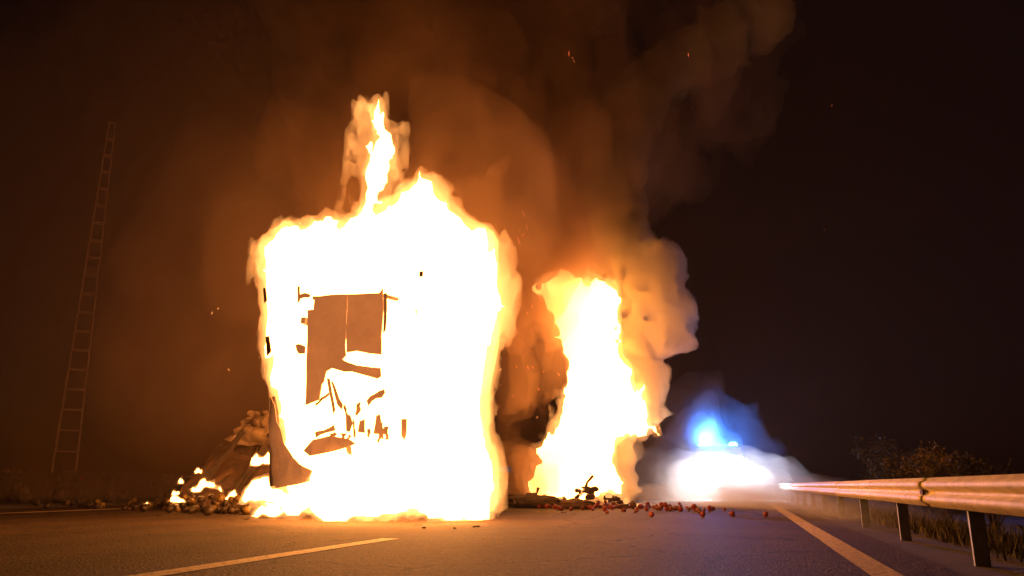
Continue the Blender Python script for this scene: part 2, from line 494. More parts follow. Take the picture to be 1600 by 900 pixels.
rm = rail_mesh(SEC + 0.28)
mb_bolt = MB().cyl((0, 0, 0), 0.018, 0.03, 'X', 8)
bolt_me = None
for k in range(15):
    y = 9.6 - 3 * SEC + k * SEC
    o = link('rail_section', rm, M['galv'], gr)
    o.location = (X0 - (0.007 if k % 2 else 0.0), y, random.uniform(-0.004, 0.004))
    o.rotation_euler = (random.uniform(-0.0015, 0.0015), 0, random.uniform(-0.0022, 0.0022))
    for (dy, dz) in ((0.07, 0.705), (0.07, 0.585), (0.2, 0.705), (0.2, 0.585)):
        if bolt_me is None:
            b = mb_bolt.build('bolt', M['galv_dull'], gr); bolt_me = b.data
        else:
            b = link('bolt', bolt_me, None, gr)
        b.location = (X0 - 0.062, y + dy, dz)
def post_mesh():
    # sigma-like folded post: web and two flanges
    mb = MB()
    mb.box((0, 0, 0.36), (0.125, 0.007, 0.86))
    mb.box((-0.062, 0.024, 0.36), (0.007, 0.055, 0.86))
    mb.box((0.062, 0.024, 0.36), (0.007, 0.055, 0.86))
    return mb
pm = None
for k in range(15):
    y = 8.55 - 2 * 3.6 + k * 3.6
    if pm is None:
        p = post_mesh().build('post', M['galv_dull'], gr); pm = p.data
        s = MB().box((0, 0, 0.645), (0.10, 0.07, 0.26)).build('spacer_block', M['galv_dull'], gr); sm_ = s.data
    else:
        p = link('post', pm, None, gr); s = link('spacer_block', sm_, None, gr)
    p.location = (2.12, y, 0); s.location = (2.005, y + 0.02, 0)
    p.rotation_euler = (random.uniform(-0.012, 0.012), 0, random.uniform(-0.03, 0.03))
MB().box((X0 - 0.045, 9.72, 0.655), (0.012, 0.16, 0.13), (0.3, 0, 0)).box((X0 - 0.052, 9.68, 0.60), (0.01, 0.09, 0.12), (-0.5, 0, 0)).build('torn_splice_plate', M['rust'], gr)

# ------------------------------------------------------------------ lattice mast
mx, my, mz = -44.9, 44.3, 1.45
mast = empty('lattice_mast', (mx, my, mz), R(45))
tag(mast, 'tall thin ladder-like lattice mast rising on the dark verge at left', 'mast')
HM = 26.4; WB = 1.45; WT = 0.42
def mw(t): return (WB * (1 - t) + WT * t) / 2
for sx in (-1, 1):
    for sy in (-1, 1):
        MB().tube([(sx * mw(0), sy * mw(0) * 0.6, -0.3), (sx * mw(1), sy * mw(1) * 0.6, HM)], [0.075, 0.05], 6).build('leg', M['mast'], mast)
NB = 19
for k in range(NB + 1):
    t = (k / NB) ** 0.97; h = mw(t); z = HM * t
    for sy in (-1, 1):
        MB().bar((-h, sy * h * 0.6, z), (h, sy * h * 0.6, z), 0.075, 0.075).build('rung', M['mast'], mast)
    for sx in (-1, 1):
        MB().bar((sx * h, -h * 0.6, z), (sx * h, h * 0.6, z), 0.05, 0.05).build('tie', M['mast'], mast)
MB().box((0, 0, -0.2), (2.0, 1.6, 0.5)).build('footing', M['gravel'], mast, bevel=0.03)

# ------------------------------------------------------------------ burnt-out trailer
TX, TY = -7.3, 13.5
tr = empty('burning_trailer', (TX, TY, 0))
tag(tr, 'burnt-out lorry trailer, rear frame and scorched door panels standing in white flames', 'trailer')
# rear left post, bowed outwards by the heat
MB().tube([(-8.58, 13.5, 0.7), (-8.66, 13.5, 1.4), (-8.76, 13.52, 2.1), (-8.81, 13.55, 2.42)], [0.12, 0.11, 0.09, 0.03], 6).build('rear_post', M['char'], tr)
MB().bar((-6.05, 14.5, 0.7), (-6.0, 14.5, 4.3), 0.11, 0.11).build('rear_post', M['char'], tr)
MB().tube([(-8.1, 13.6, 4.4), (-7.4, 13.58, 4.36), (-6.5, 13.58, 4.33), (-6.1, 14.5, 4.3)], 0.04, 6).build('header_beam', M['char'], tr)
for xx in (-8.55, -6.05):
    MB().bar((xx, 14.0, 4.05), (xx, 19.6, 3.9), 0.1, 0.12).build('roof_rail', M['char'], tr)
    for k in range(4):
        y = 15.6 + k * 1.1
        MB().bar((xx, y, 1.2), (xx + random.uniform(-.12, .12), y, 3.95), 0.07, 0.09).build('side_post', M['char'], tr)
for k in range(5):
    y = 15.2 + k * 0.95
    MB().tube([(-8.5, y, 4.0), (-7.3, y + random.uniform(-.2, .2), 4.0 + random.uniform(-.25, .05)), (-6.1, y, 3.98)], 0.035, 6).build('roof_bow', M['char'], tr)
MB().box((TX, 17.9, 1.13), (2.5, 6.2, 0.14)).build('load_bed', M['char'], tr)
for xx in (-7.75, -6.85):
    MB().box((xx, 17.9, 0.9), (0.14, 6.0, 0.32)).build('chassis_beam', M['rust'], tr)
for k, y in enumerate((17.0, 18.3, 19.6)):
    for xx, sgn in ((-8.35, -1), (-6.25, 1)):
        wh = MB().cyl((xx, y, 0.5), 0.5, 0.36, 'X', 28).build('wheel', M['rubber'], tr, bevel=0.05)
        MB().cyl((xx + sgn * 0.17, y, 0.5), 0.29, 0.06, 'X', 20).build('rim', M['rust'], wh)
    MB().cyl((TX, y, 0.5), 0.07, 2.0, 'X', 10).build('axle', M['rust'], tr)
# what is left of the rear doors
def rear(a, b, n): return Vector((a, 13.5 + n - 0.02 * abs(a + 7.3), b))
plate('door_panel', [(-8.12, 4.12), (-7.98, 4.12), (-7.98, 4.38), (-7.6, 4.40), (-7.265, 4.39), (-7.255, 3.35), (-7.22, 3.16), (-7.35, 3.02), (-7.62, 2.86), (-7.66, 2.66), (-7.7, 2.62), (-7.74, 2.32), (-7.86, 2.28), (-8.02, 2.22), (-8.04, 2.75), (-8.07, 3.1), (-8.08, 3.6)], rear, 0.03, M['panel'], tr, 0.035, 0.11, 1)
plate('door_panel', [(-7.25, 4.39), (-6.9, 4.37), (-6.55, 4.36), (-6.49, 4.45), (-6.46, 4.1), (-6.48, 3.5), (-6.46, 3.14), (-6.7, 3.17), (-7.0, 3.24), (-7.21, 3.22), (-7.24, 3.5)], rear, 0.03, M['panel'], tr, 0.03, 0.11, 2)
plate('torn_strip', [(-7.34, 3.12), (-7.18, 3.03), (-6.95, 2.95), (-6.62, 2.9), (-6.45, 2.88), (-6.44, 2.72), (-6.52, 2.68), (-6.8, 2.76), (-7.05, 2.83), (-7.2, 2.83), (-7.5, 2.92)], lambda a, b, n: Vector((a, 13.44 + n, b)), 0.02, M['panel'], tr, 0.05, 0.09, 3)
plate('corner_sheet', [(-8.83, 2.42), (-8.72, 2.25), (-8.62, 1.95), (-8.5, 1.75), (-8.42, 1.5), (-8.2, 1.22), (-8.05, 1.1), (-7.75, 0.98), (-7.8, 0.78), (-8.1, 0.72), (-8.5, 0.66), (-8.62, 0.95), (-8.74, 1.6)], lambda a, b, n: Vector((a, 13.42 + n + 0.15 * (b - 1.5) * 0.2, b)), 0.02, M['panel'], tr, 0.06, 0.1, 4)
strips = [
    [(-8.32, 4.6), (-8.27, 4.6), (-8.25, 4.3), (-8.3, 4.25)],
    [(-9.12, 4.62), (-9.06, 4.62), (-9.02, 4.35), (-9.08, 4.3)], [(-8.98, 3.6), (-8.9, 3.62), (-8.82, 3.3), (-8.92, 3.2)],
    [(-7.55, 2.72), (-7.48, 2.7), (-7.40, 2.4), (-7.32, 2.1), (-7.36, 2.02), (-7.45, 2.35)],
    [(-7.44, 2.66), (-7.39, 2.63), (-7.25, 2.3), (-7.18, 2.2), (-7.2, 2.1), (-7.3, 2.2)],
    [(-7.12, 2.02), (-7.02, 2.0), (-6.95, 1.85), (-7.0, 1.68), (-7.08, 1.7), (-7.1, 1.85)],
    [(-6.82, 1.88), (-6.72, 1.92), (-6.7, 1.75), (-6.68, 1.66), (-6.84, 1.68)],
    [(-6.48, 1.98), (-6.40, 2.0), (-6.36, 1.75), (-6.2, 1.62), (-6.52, 1.64)],
    [(-5.95, 1.9), (-5.84, 1.9), (-5.86, 1.6), (-5.9, 1.52), (-5.96, 1.6)],
    [(-8.28, 4.42), (-8.16, 4.46), (-8.04, 4.42), (-8.05, 4.36), (-8.18, 4.36), (-8.26, 4.33)],
    [(-8.28, 3.4), (-8.2, 3.42), (-8.05, 3.36), (-8.06, 3.22), (-8.2, 3.22), (-8.26, 3.3)],
    [(-6.22, 4.2), (-6.15, 4.22), (-6.13, 3.9), (-6.15, 3.5), (-6.2, 3.45), (-6.2, 3.85)],
    [(-5.5, 4.58), (-5.43, 4.58), (-5.43, 4.48), (-5.5, 4.48)],
    [(-7.75, 1.55), (-7.4, 1.62), (-7.0, 1.55), (-6.86, 1.46), (-7.1, 1.38), (-7.5, 1.3), (-7.8, 1.25), (-7.95, 1.35)],
]
rb = random.Random(12)
for k in range(16):
    cx, cz = rb.uniform(-8.0, -6.2), rb.choice((rb.uniform(1.25, 1.7), rb.uniform(1.5, 2.5)))
    L_, w_, an = rb.uniform(0.12, 0.42), rb.uniform(0.03, 0.09), rb.uniform(-0.5, 0.5) + (1.5 if rb.random() < 0.7 else 0.2)
    loop = []
    for j in range(5): loop.append((-L_ / 2 + L_ * j / 4, w_ * rb.uniform(0.15, 1.0)))
    for j in range(4, -1, -1): loop.append((-L_ / 2 + L_ * j / 4, -w_ * rb.uniform(0.15, 1.0)))
    strips.append([(cx + a * math.cos(an) - b * math.sin(an), cz + a * math.sin(an) + b * math.cos(an)) for a, b in loop])
for i, s in enumerate(strips):
    yy = 13.38 if i not in (11, 12) else 12.95
    plate('burnt_strip', s, lambda a, b, n, yy=yy: Vector((a, yy + n, b)), 0.012, M['panel'], tr, 0.05, 0.08, 10 + i)

# ------------------------------------------------------------------ collapsed side panels, left of the trailer
def sheet(name, corners, thick, m, crumple, label, cat, seed, edge=0.10, bars=True):
    """a crumpled sheet spread between four corners (a to b along, c to d above it) with a ragged rim"""
    A, B, C_, D = [Vector(c) for c in corners]
    nrm = (B - A).cross(D - A).normalized()
    out = []
    N = 9
    rs = random.Random(seed)
    for (p, q) in (((0, 0), (1, 0)), ((1, 0), (1, 1)), ((1, 1), (0, 1)), ((0, 1), (0, 0))):
        for k in range(N):
            t = k / N
            u = p[0] + (q[0] - p[0]) * t; w_ = p[1] + (q[1] - p[1]) * t
            j = edge * rs.uniform(-1, 0.3) if k else 0
            cu, cw = 0.5 - u, 0.5 - w_
            out.append((4 * (u - cu * j), 3 * (w_ - cw * j)))
    def place(a, b, n):
        u, w_ = a / 4, b / 3
        p = A * (1 - u) * (1 - w_) + B * u * (1 - w_) + C_ * u * w_ + D * (1 - u) * w_
        p = p + nrm * n
        if p.z < 0.03: p.z = 0.03
        return p
    t = empty(name, (A + B) / 2 - Vector((0, 0, ((A + B) / 2).z)))
    tag(t, label, cat)
    plate('sheet', out, place, thick, m, t, crumple, 0.10, seed, 1.05)
    if bars:
        for u in (0.15, 0.5, 0.85):
            MB().tube([place(4 * u, 3 * w_, -0.06) for w_ in (0.03, 0.3, 0.6, 0.97)], 0.028, 6).build('rib', M['char'], t)
    return t
sheet('collapsed_side_panel', ((-17.4, 20.8, 0.06), (-12.6, 20.2, 0.06), (-12.3, 20.8, 2.85), (-14.5, 20.9, 2.75)), 0.025, M['tarp'], 0.15, 'large crumpled trailer side panel slumped on the road left of the flames', 'panel', 21)
sheet('collapsed_side_panel', ((-16.2, 19.5, 0.06), (-13.6, 19.2, 0.06), (-12.3, 19.7, 1.35), (-14.9, 20.2, 1.85)), 0.02, M['rust'], 0.13, 'brown torn sheet leaning in front of the crumpled side panel', 'panel', 22, bars=False)
sheet('roof_sheet', ((-14.7, 20.2, 2.0), (-12.4, 19.9, 1.75), (-12.0, 20.2, 2.85), (-14.2, 20.5, 2.95)), 0.02, M['tarp'], 0.30, 'buckled roof sheet folded over the top of the collapsed side panel', 'panel', 23, bars=False)
sheet('torn_strip', ((-15.3, 19.4, 0.4), (-14.9, 19.3, 0.3), (-13.6, 19.6, 2.2), (-13.8, 19.7, 2.25)), 0.02, M['char'], 0.05, 'narrow black strip lying diagonally over the brown torn sheet', 'strip', 25, bars=False)
sheet('torn_strip', ((-13.9, 19.1, 0.2), (-13.5, 19.0, 0.2), (-12.5, 19.4, 1.9), (-12.75, 19.5, 2.0)), 0.02, M['char'], 0.05, 'black strip leaning nearest to the trailer post', 'strip', 26, bars=False)
sheet('tarpaulin_scrap', ((-17.6, 20.6, 0.06), (-15.4, 19.6, 0.06), (-15.3, 20.0, 1.05), (-16.4, 20.6, 0.95)), 0.02, M['char'], 0.14, 'charred low tarpaulin scrap at the far left end of the wreckage', 'tarpaulin', 24, bars=False)

# ------------------------------------------------------------------ flames
def smooth_path(pts, step=0.05, ker=0.9):
    pts = np.array(pts, float)
    L = np.r_[0, np.cumsum(np.linalg.norm(np.diff(pts, axis=0), axis=1))]
    u = np.arange(0, L[-1] + step, step)
    x = np.interp(u, L, pts[:, 0]); y = np.interp(u, L, pts[:, 1])
    k = int(ker / step) | 1
    if k > 1 and len(u) > 2 * k:
        w_ = np.hanning(k + 2)[1:-1]; w_ /= w_.sum()
        pad = k // 2
        xe = np.r_[2 * x[0] - x[pad:0:-1], x, 2 * x[-1] - x[-2:-pad - 2:-1]]; ye = np.r_[2 * y[0] - y[pad:0:-1], y, 2 * y[-1] - y[-2:-pad - 2:-1]]
        x = np.convolve(xe, w_, 'valid'); y = np.convolve(ye, w_, 'valid')
    return u, x, y
def signed(poly, A, B):
    P = np.array(poly, float); Q = np.roll(P, -1, 0)
    d = np.full(A.shape, 1e9); ins = np.zeros(A.shape, bool)
    for p, q in zip(P, Q):
        e = q - p; l2 = max((e ** 2).sum(), 1e-9)
        t = np.clip(((A - p[0]) * e[0] + (B - p[1]) * e[1]) / l2, 0, 1)
        d = np.minimum(d, np.hypot(A - p[0] - t * e[0], B - p[1] - t * e[1]))
        c = ((p[1] > B) != (q[1] > B)) & (A < (q[0] - p[0]) * (B - p[1]) / (q[1] - p[1] + 1e-12) + p[0])
        ins ^= c
    return np.where(ins, d, -d)
def bil(D, x, y):
    x = np.clip(x, 0, D.shape[0] - 1.001); y = np.clip(y, 0, D.shape[1] - 1.001)
    i = x.astype(int); j = y.astype(int); fx = x - i; fy = y - j
    return (D[i, j] * (1 - fx) + D[i + 1, j] * fx) * (1 - fy) + (D[i, j + 1] * (1 - fx) + D[i + 1, j + 1] * fx) * fy

def body_of(poly, path, T, Dm, vox, warp, seed, inset, thin, freq=1.0, lick=0.0, floor=True, soft=1.0):
    """skin of a sheet of fire standing on a path in plan; poly is its outline in (metres along path, height)"""
    P = np.array(poly)
    pad_ = 0.6 + max(0.0, -inset * 1.4)
    a0, b0 = P.min(0) - pad_; a1, b1 = P.max(0) + pad_
    na, nb = int((a1 - a0) / vox) + 1, int((b1 - b0) / vox) + 1
    nn = int(2 * (T + 0.25) / vox) + 1
    a = a0 + vox * np.arange(na); b = b0 + vox * np.arange(nb); c = -(T + 0.25) + vox * np.arange(nn)
    A2, B2 = np.meshgrid(a, b, indexing='ij')
    D2 = signed(poly, A2, B2)
    A, B, C_ = np.meshgrid(a, b, c, indexing='ij')
    q = np.stack([A * 1.5 * freq, B * 0.8 * freq, C_ * 1.5 * freq], -1) + seed * 3.7
    n1 = fbm(q, 4, 0.55) - 0.5
    n2 = fbm(q + 31.3, 4, 0.55) - 0.5
    n3 = fbm(q * 0.45 + 77.1, 2) - 0.5
    d = bil(D2, (A + warp * 2.0 * n1 - a0) / vox, (B + warp * 2.6 * n2 - b0) / vox)
    if lick:
        q2 = np.stack([A * 4.6 * freq + 0.8 * n1, B * 1.7 * freq, C_ * 4.6 * freq], -1) + seed
        d = d + lick * (fbm(q2, 4, 0.62) - 0.5)
    cc = C_ - 0.5 * T * n3 * 2
    Tn = T * (1 - thin)
    sd = np.minimum(d - inset, Dm) / Dm
    if soft > 1: sd = np.minimum(sd * 1.35, 1.0)
    Fd = np.sign(sd) * np.abs(sd) ** soft - np.abs(cc / Tn)
    if inset >= 0:
        Fd = np.where(D2[:, :, None] < -0.22 - 0.12 * lick, -1.0, Fd)
    if floor:
        Fd = np.where(B < 0.02, -1.0, Fd)
    V, Q = main_piece(*nets(Fd))
    u, px, py = smooth_path(path)
    ua = a0 + vox * V[:, 0]
    x = np.interp(ua, u, px); y = np.interp(ua, u, py)
    e = 0.15
    tx = np.interp(ua + e, u, px) - np.interp(ua - e, u, px); ty = np.interp(ua + e, u, py) - np.interp(ua - e, u, py)
    L = np.hypot(tx, ty) + 1e-9
    off = -(T + 0.25) + vox * V[:, 2]
    W = np.stack([x - ty / L * off, y + tx / L * off, b0 + vox * V[:, 1]], 1)
    return W, Q

def flame(poly, path, T, Dm, label, group=None, vox=0.08, warp=0.25, seed=1, inset=0.16, freq=1.0, lick=0.15, thin=0.22, cvox=None, floor=True, core=None, fringe=None):
    W1, Q1 = body_of(poly, path, T, Dm, cvox or vox * 1.3, warp, seed, inset, thin, freq, lick, floor)
    W2, Q2 = body_of(poly, path, T, Dm, vox, warp, seed, 0.0, 0.0, freq, lick, floor, 1.6)
    c = W1[np.argsort(W1[:, 2])[:max(20, len(W1) // 20)]].mean(0)
    t = empty('flame', (float(c[0]), float(c[1]), 0))
    tag(t, label, 'flame', group)
    np_mesh('flame_body', W1, Q1, core or M['core'], t)
    np_mesh('flame_fringe', W2, Q2, fringe or M['fringe'], t)
    return t

S1 = [(-14,15.35),(-8,15.25),(-6.7,14.4),(-5.8,14.85),(-5.5,17),(-5.25,26)]
MAIN = [(4.22,0.17),(4.3,0.56),(4.3,0.95),(4.25,1.61),(4.0,2.57),(3.75,3.71),(3.6,4.89),(3.42,5.65),(3.33,6.23),(3.61,6.6),(4.07,6.84),(4.75,6.88),(5.5,6.76),(5.85,6.82),(5.95,7.28),(6.05,7.74),(6.25,8.15),(6.35,8.63),(6.2,9.2),(6.0,9.7),(6.35,9.5),(6.6,9.75),(6.8,9.3),(7.0,9.4),(7.1,8.6),(7.15,7.98),(7.15,7.6),(7.0,7.68),(6.85,7.41),(6.58,7.21),(6.49,6.81),(6.59,6.23),(6.74,6.16),(6.94,6.47),(7.34,6.72),(7.73,7.05),(8.06,7.36),(8.3,7.45),(8.61,7.29),(8.82,6.96),(9.01,6.62),(9.35,6.44),(10.17,6.49),(10.61,6.81),(11.16,6.81),(11.51,6.59),(11.66,6.07),(11.91,5.5),(12.27,4.94),(12.11,4.27),(11.61,3.8),(11.39,3.54),(11.95,3.4),(11.36,3.02),(11.15,2.64),(11.18,1.79),(11.3,1.24),(11.07,0.55),(10.74,0.16),(10.53,-0.08),(8.91,-0.03),(7.68,0),(5.72,0.03),(4.66,0.1)]
MAIN = [(a if a < 9.3 else 9.3 + (a - 9.3) * 0.68, b) for a, b in MAIN]
S2 = [(-14,30.5),(-3,30.5),(3,30.5)]
CAB = [(5.95,8.75),(6.45,9.45),(7.48,9.6),(8.28,9.35),(8.95,9.5),(9.7,8.8),(9.95,7.8),(9.9,6.8),(9.9,6.0),(10.3,5.4),(10.7,4.7),(11.1,3.7),(11.15,2.7),(10.5,2.7),(9.95,2.3),(9.6,1.8),(9.6,1.4),(10.0,0.9),(10.0,0.05),(7.82,0.02),(7.32,0.05),(6.55,0.01),(5.45,-0.02),(5.8,1.03),(6.3,2.14),(6.6,2.89),(7.0,4.15),(7.3,4.91),(7.45,5.68),(7.05,6.75),(6.65,7.58),(6.2,8.29)]
S3 = [(-12,13.9),(-8,13.5),(-6.0,13.35),(-4.6,15.2),(-4.4,17)]
LOW = [(2.91,0.19),(3.01,0.51),(3.41,0.69),(3.96,0.83),(4.36,1.2),(4.77,1.45),(5.32,1.45),(5.73,1.5),(6.1,2.08),(6.5,2.58),(7.07,2.63),(7.68,2.17),(8.16,1.43),(8.29,0.69),(8.17,0.21),(8.05,-0.03),(7.14,-0.04),(6.32,-0.02),(5.53,-0),(4.72,0.05),(3.87,0.11)]
flame(MAIN, S1, 0.85, 0.55, 'huge white-hot flames with a tall narrow jet engulfing the trailer', vox=0.07, cvox=0.11, warp=0.34, seed=3, lick=0.85, inset=0.20)
flame(CAB, S2, 1.5, 1.0, 'tall separate column of flame right of the trailer, beyond a dark smoky gap', vox=0.11, cvox=0.16, warp=0.55, seed=5, inset=0.28, freq=0.8, lick=1.2, fringe=M['fringe_far'])
flame(LOW, S3, 0.5, 0.35, 'low bright fire spreading over the asphalt below the trailer rear', vox=0.06, cvox=0.09, warp=0.26, seed=8, inset=0.14, freq=1.3, lick=0.35)
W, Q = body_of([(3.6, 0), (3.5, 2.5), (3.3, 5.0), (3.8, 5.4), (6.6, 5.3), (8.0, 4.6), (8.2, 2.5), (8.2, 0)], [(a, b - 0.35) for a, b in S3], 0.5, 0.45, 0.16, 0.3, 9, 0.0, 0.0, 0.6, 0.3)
np_mesh('glare_veil', W, Q, M['veil'], [o for o in bpy.data.objects if o.get('label', '').startswith('low bright fire')][0])  # glowing volume added before the trailer rear to imitate lens glare, not burning gas

def small_flame(x, y, z0, w_, h, label, seed, T=None, ang=0.0, skew=0.0):
    rs = random.Random(seed)
    top = []
    n = 9
    for k in range(n + 1):
        t = k / n
        top.append((0.6 + w_ * t + skew * h * 0.5, h * (math.sin(math.pi * min(max(t, 0.02), 0.98)) ** 0.6) * rs.uniform(0.45, 1.05)))
    poly = [(0.6, 0.03)] + [(a, max(b, 0.05)) for a, b in top] + [(0.6 + w_, 0.03)]
    poly = poly[::-1]
    c, s = math.cos(ang), math.sin(ang)
    L = w_ + 1.2
    path = [(x - c * L / 2, y - s * L / 2), (x, y), (x + c * L / 2, y + s * L / 2)]
    T = T or min(0.3, 0.35 * w_)
    vox = max(0.025, min(w_, h) / 14)
    t = flame(poly, path, T, T * 0.7, label, 'small flames on the fallen panels', vox=vox, warp=0.16 * min(1, w_), seed=seed, inset=0.02 + 0.03 * w_, freq=2.2 / max(w_, 0.5), lick=0.32 * min(h, 0.6), floor=False, fringe=M['fringe_small'])
    for ch in t.children: ch.location.z += z0
    t.location.z = 0
    return t
small_flame(-15.9, 19.7, 0.35, 0.42, 0.42, 'small flame licking the lower left edge of the charred tarpaulin scrap', 31, skew=0.3)
small_flame(-15.1, 19.6, 1.0, 0.3, 0.36, 'small upper flame on the sloping edge of the brown torn sheet', 32, skew=0.3)
small_flame(-17.3, 20.3, 0.05, 0.28, 0.25, 'tiny flame on the ground at the far left of the wreckage', 33)
small_flame(-14.3, 18.9, 0.5, 1.1, 0.42, 'low white flame across the middle of the brown torn sheet', 34, skew=0.4)
small_flame(-12.3, 18.6, 1.15, 1.0, 0.5, 'bright flame under the buckled roof sheet beside the trailer post', 35, skew=0.5)
small_flame(-11.3, 17.3, 0.2, 1.5, 0.8, 'wide bright flame on the ground left of the trailer rear post', 36)
small_flame(-14.1, 19.9, 1.95, 0.2, 0.28, 'tiny flame on the ridge of the collapsed side panel', 37)
small_flame(-15.2, 18.9, 0.15, 0.7, 0.35, 'low flame running along the base of the brown torn sheet', 41, skew=0.3)
small_flame(-13.2, 18.5, 0.25, 0.9, 0.4, 'flame at the base of the black strip nearest the trailer', 42, skew=0.3)
small_flame(-15.5, 19.4, 0.7, 0.3, 0.32, 'middle one of the small flames on the left slope of the wreckage', 43, skew=0.3)
small_flame(-9.9, 15.4, 0.02, 1.0, 0.55, 'ground flame just outside the left edge of the main fire', 38)

# ------------------------------------------------------------------ smoke
def layered(name, puffs, levels, col, vox, nscale, lo, hi, stretch, label, cat, seed, floor=0.1, aniso=0.0, warp=1.0, k=1.9, calm=0.12):
    """smoke made of nested skins of one turbulent field: each inner skin adds its own thickness of smoke"""
    a = np.min([np.array(c) - np.array(r) * k for c, r, w_ in puffs], 0) - vox; b = np.max([np.array(c) + np.array(r) * k for c, r, w_ in puffs], 0) + vox
    n = ((b - a) / vox).astype(int) + 2
    G = np.stack(np.meshgrid(*[a[i] + vox * np.arange(n[i]) for i in range(3)], indexing='ij'), -1).astype(np.float32)
    q = G * np.array(stretch, np.float32) * nscale + seed
    wv = np.stack([fbm(q * 0.8 + 13.1 * j + 40, 3) - 0.5 for j in range(3)], -1)
    P = G + (warp / nscale) * wv
    env = np.zeros(G.shape[:3], np.float32)
    for c, r, w_ in puffs:
        env += w_ * np.exp(-(((P - np.array(c, np.float32)) / np.array(r, np.float32)) ** 2).sum(-1))
    t = np.clip((fbm(q + wv * 1.2, 4, 0.55) - lo) / (hi - lo), 0, 1)
    f_ = env * (calm + (1 - calm) * t)
    f_ = np.where(G[..., 2] < floor, -1.0, f_)
    root = empty(name, tuple(map(float, (np.array(puffs[0][0]) * (1, 1, 0)))))
    tag(root, label, cat, kind='stuff')
    for lev, dens in levels:
        V, Q = nets(f_ - lev)
        o = np_mesh('smoke_layer', a + vox * V, Q, smoke_even(name + '_layer', col, dens, aniso), root)
        o['kind'] = 'stuff'
    return root

PLUME = [((-6.75, 26.2, 3.6), (0.8, 1.4, 4.2), 1.0), ((-7.4, 28.5, 9.8), (2.0, 2.6, 3.2), 1.0), ((-9.8, 25, 12.2), (4.2, 4.0, 3.8), 0.6),
         ((-8.0, 32.5, 16.0), (3.4, 3.2, 4.2), 0.6), ((-5.0, 36, 21), (6.0, 4.0, 5.0), 0.6), ((-11.5, 29, 20.5), (6.0, 5, 4.5), 0.5), ((-7.2, 19.5, 8.4), (2.8, 3.0, 2.2), 0.34)]
plume = layered('smoke_plume', PLUME, [(0.06, 0.10), (0.20, 0.34), (0.42, 0.60)], (0.76, 0.52, 0.36), 0.40, 0.60, 0.41, 0.57, (1, 1, 0.62), 'dark orange-lit smoke rolling up from the two fires into the sky', 'smoke', 3.0, warp=1.5, calm=0.04)
DRIFT = [((-12.2, 17.6, 6.8), (2.0, 2.2, 2.0), 0.7), ((-10.9, 17.0, 9.4), (1.7, 1.8, 2.2), 0.5), ((-13.0, 22.5, 3.6), (3.2, 2.0, 2.6), 0.45), ((-17.5, 22.5, 3.4), (5.5, 5, 4.2), 0.25), ((-15.5, 20, 9.0), (4.5, 4.0, 5.0), 0.2), ((-23, 28, 5.5), (8, 7, 7), 0.32), ((-17, 25, 14), (8, 6, 7), 0.28)]
layered('drifting_smoke', DRIFT, [(0.03, 0.009), (0.26, 0.028)], (0.82, 0.56, 0.38), 0.45, 0.42, 0.34, 0.62, (1, 1, 0.8), 'thin brown smoke hanging left of the main fire', 'smoke', 21.0, calm=0.5)

def billows(name, balls, m, vox, amp, freq, seed, parent=None):
    B_ = np.array([(*c, r) for c, r in balls])
    lo = (B_[:, :3] - B_[:, 3:] - 0.8).min(0); hi = (B_[:, :3] + B_[:, 3:] + 0.8).max(0)
    n = ((hi - lo) / vox).astype(int) + 2
    G = np.stack(np.meshgrid(*[lo[i] + vox * np.arange(n[i]) for i in range(3)], indexing='ij'), -1)
    Fd = np.full(G.shape[:3], -9.0)
    for x, y, z, r in B_:
        Fd = np.maximum(Fd, r - np.sqrt(((G - (x, y, z)) ** 2).sum(-1)))
    q = G * freq + seed
    wv = np.stack([fbm(q * 0.7 + 17 * j, 2) - 0.5 for j in range(3)], -1)
    Fd = Fd + amp * (0.75 - ridged(q + 1.5 * wv, 5) * 1.7) + amp * 0.8 * (fbm(q * 0.5 + 9, 2) - 0.5)
    Fd = np.where(G[..., 2] < 0.05, -1.0, Fd)
    V, Q = nets(Fd)
    return np_mesh(name, lo + vox * V, Q, m, parent)
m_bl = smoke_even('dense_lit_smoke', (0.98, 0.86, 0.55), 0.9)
BIL = [((-3.35, 32.4, 8.6), 1.2), ((-2.6, 32.6, 7.7), 1.0), ((-3.0, 32.3, 9.6), 0.95), ((-4.2, 32.6, 10.1), 1.1), ((-3.0, 32.6, 7.0), 0.9), ((-3.8, 32.6, 6.8), 0.9), ((-2.3, 32.6, 6.9), 0.5),
       ((-3.5, 32.6, 5.0), 0.65), ((-3.3, 32.6, 4.3), 0.6), ((-3.9, 32.6, 3.3), 0.6), ((-4.7, 33.0, 2.0), 0.6), ((-5.0, 33.0, 0.9), 0.6), ((-4.7, 32.8, 11.3), 1.2)]
tag(billows('smoke_billow', BIL, m_bl, 0.11, 0.95, 0.95, 4.0), 'thick yellow-lit billowing smoke on the right flank of the flame column', 'smoke', kind='stuff')

COLM = [((-5.2, 33.0, 11.6), 1.35), ((-5.0, 33.0, 13.0), 1.3), ((-4.8, 33.0, 14.5), 1.25), ((-4.5, 33.0, 15.9), 1.2), ((-3.9, 33.2, 17.2), 1.1), ((-3.1, 33.2, 18.3), 1.05), ((-2.1, 33.4, 19.4), 1.05), ((-0.9, 33.6, 20.3), 1.1), ((0.6, 34, 21.2), 1.2), ((2.2, 34.4, 22.2), 1.3)]
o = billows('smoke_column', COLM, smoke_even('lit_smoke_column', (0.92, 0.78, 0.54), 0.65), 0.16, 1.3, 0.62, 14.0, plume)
o['kind'] = 'stuff'

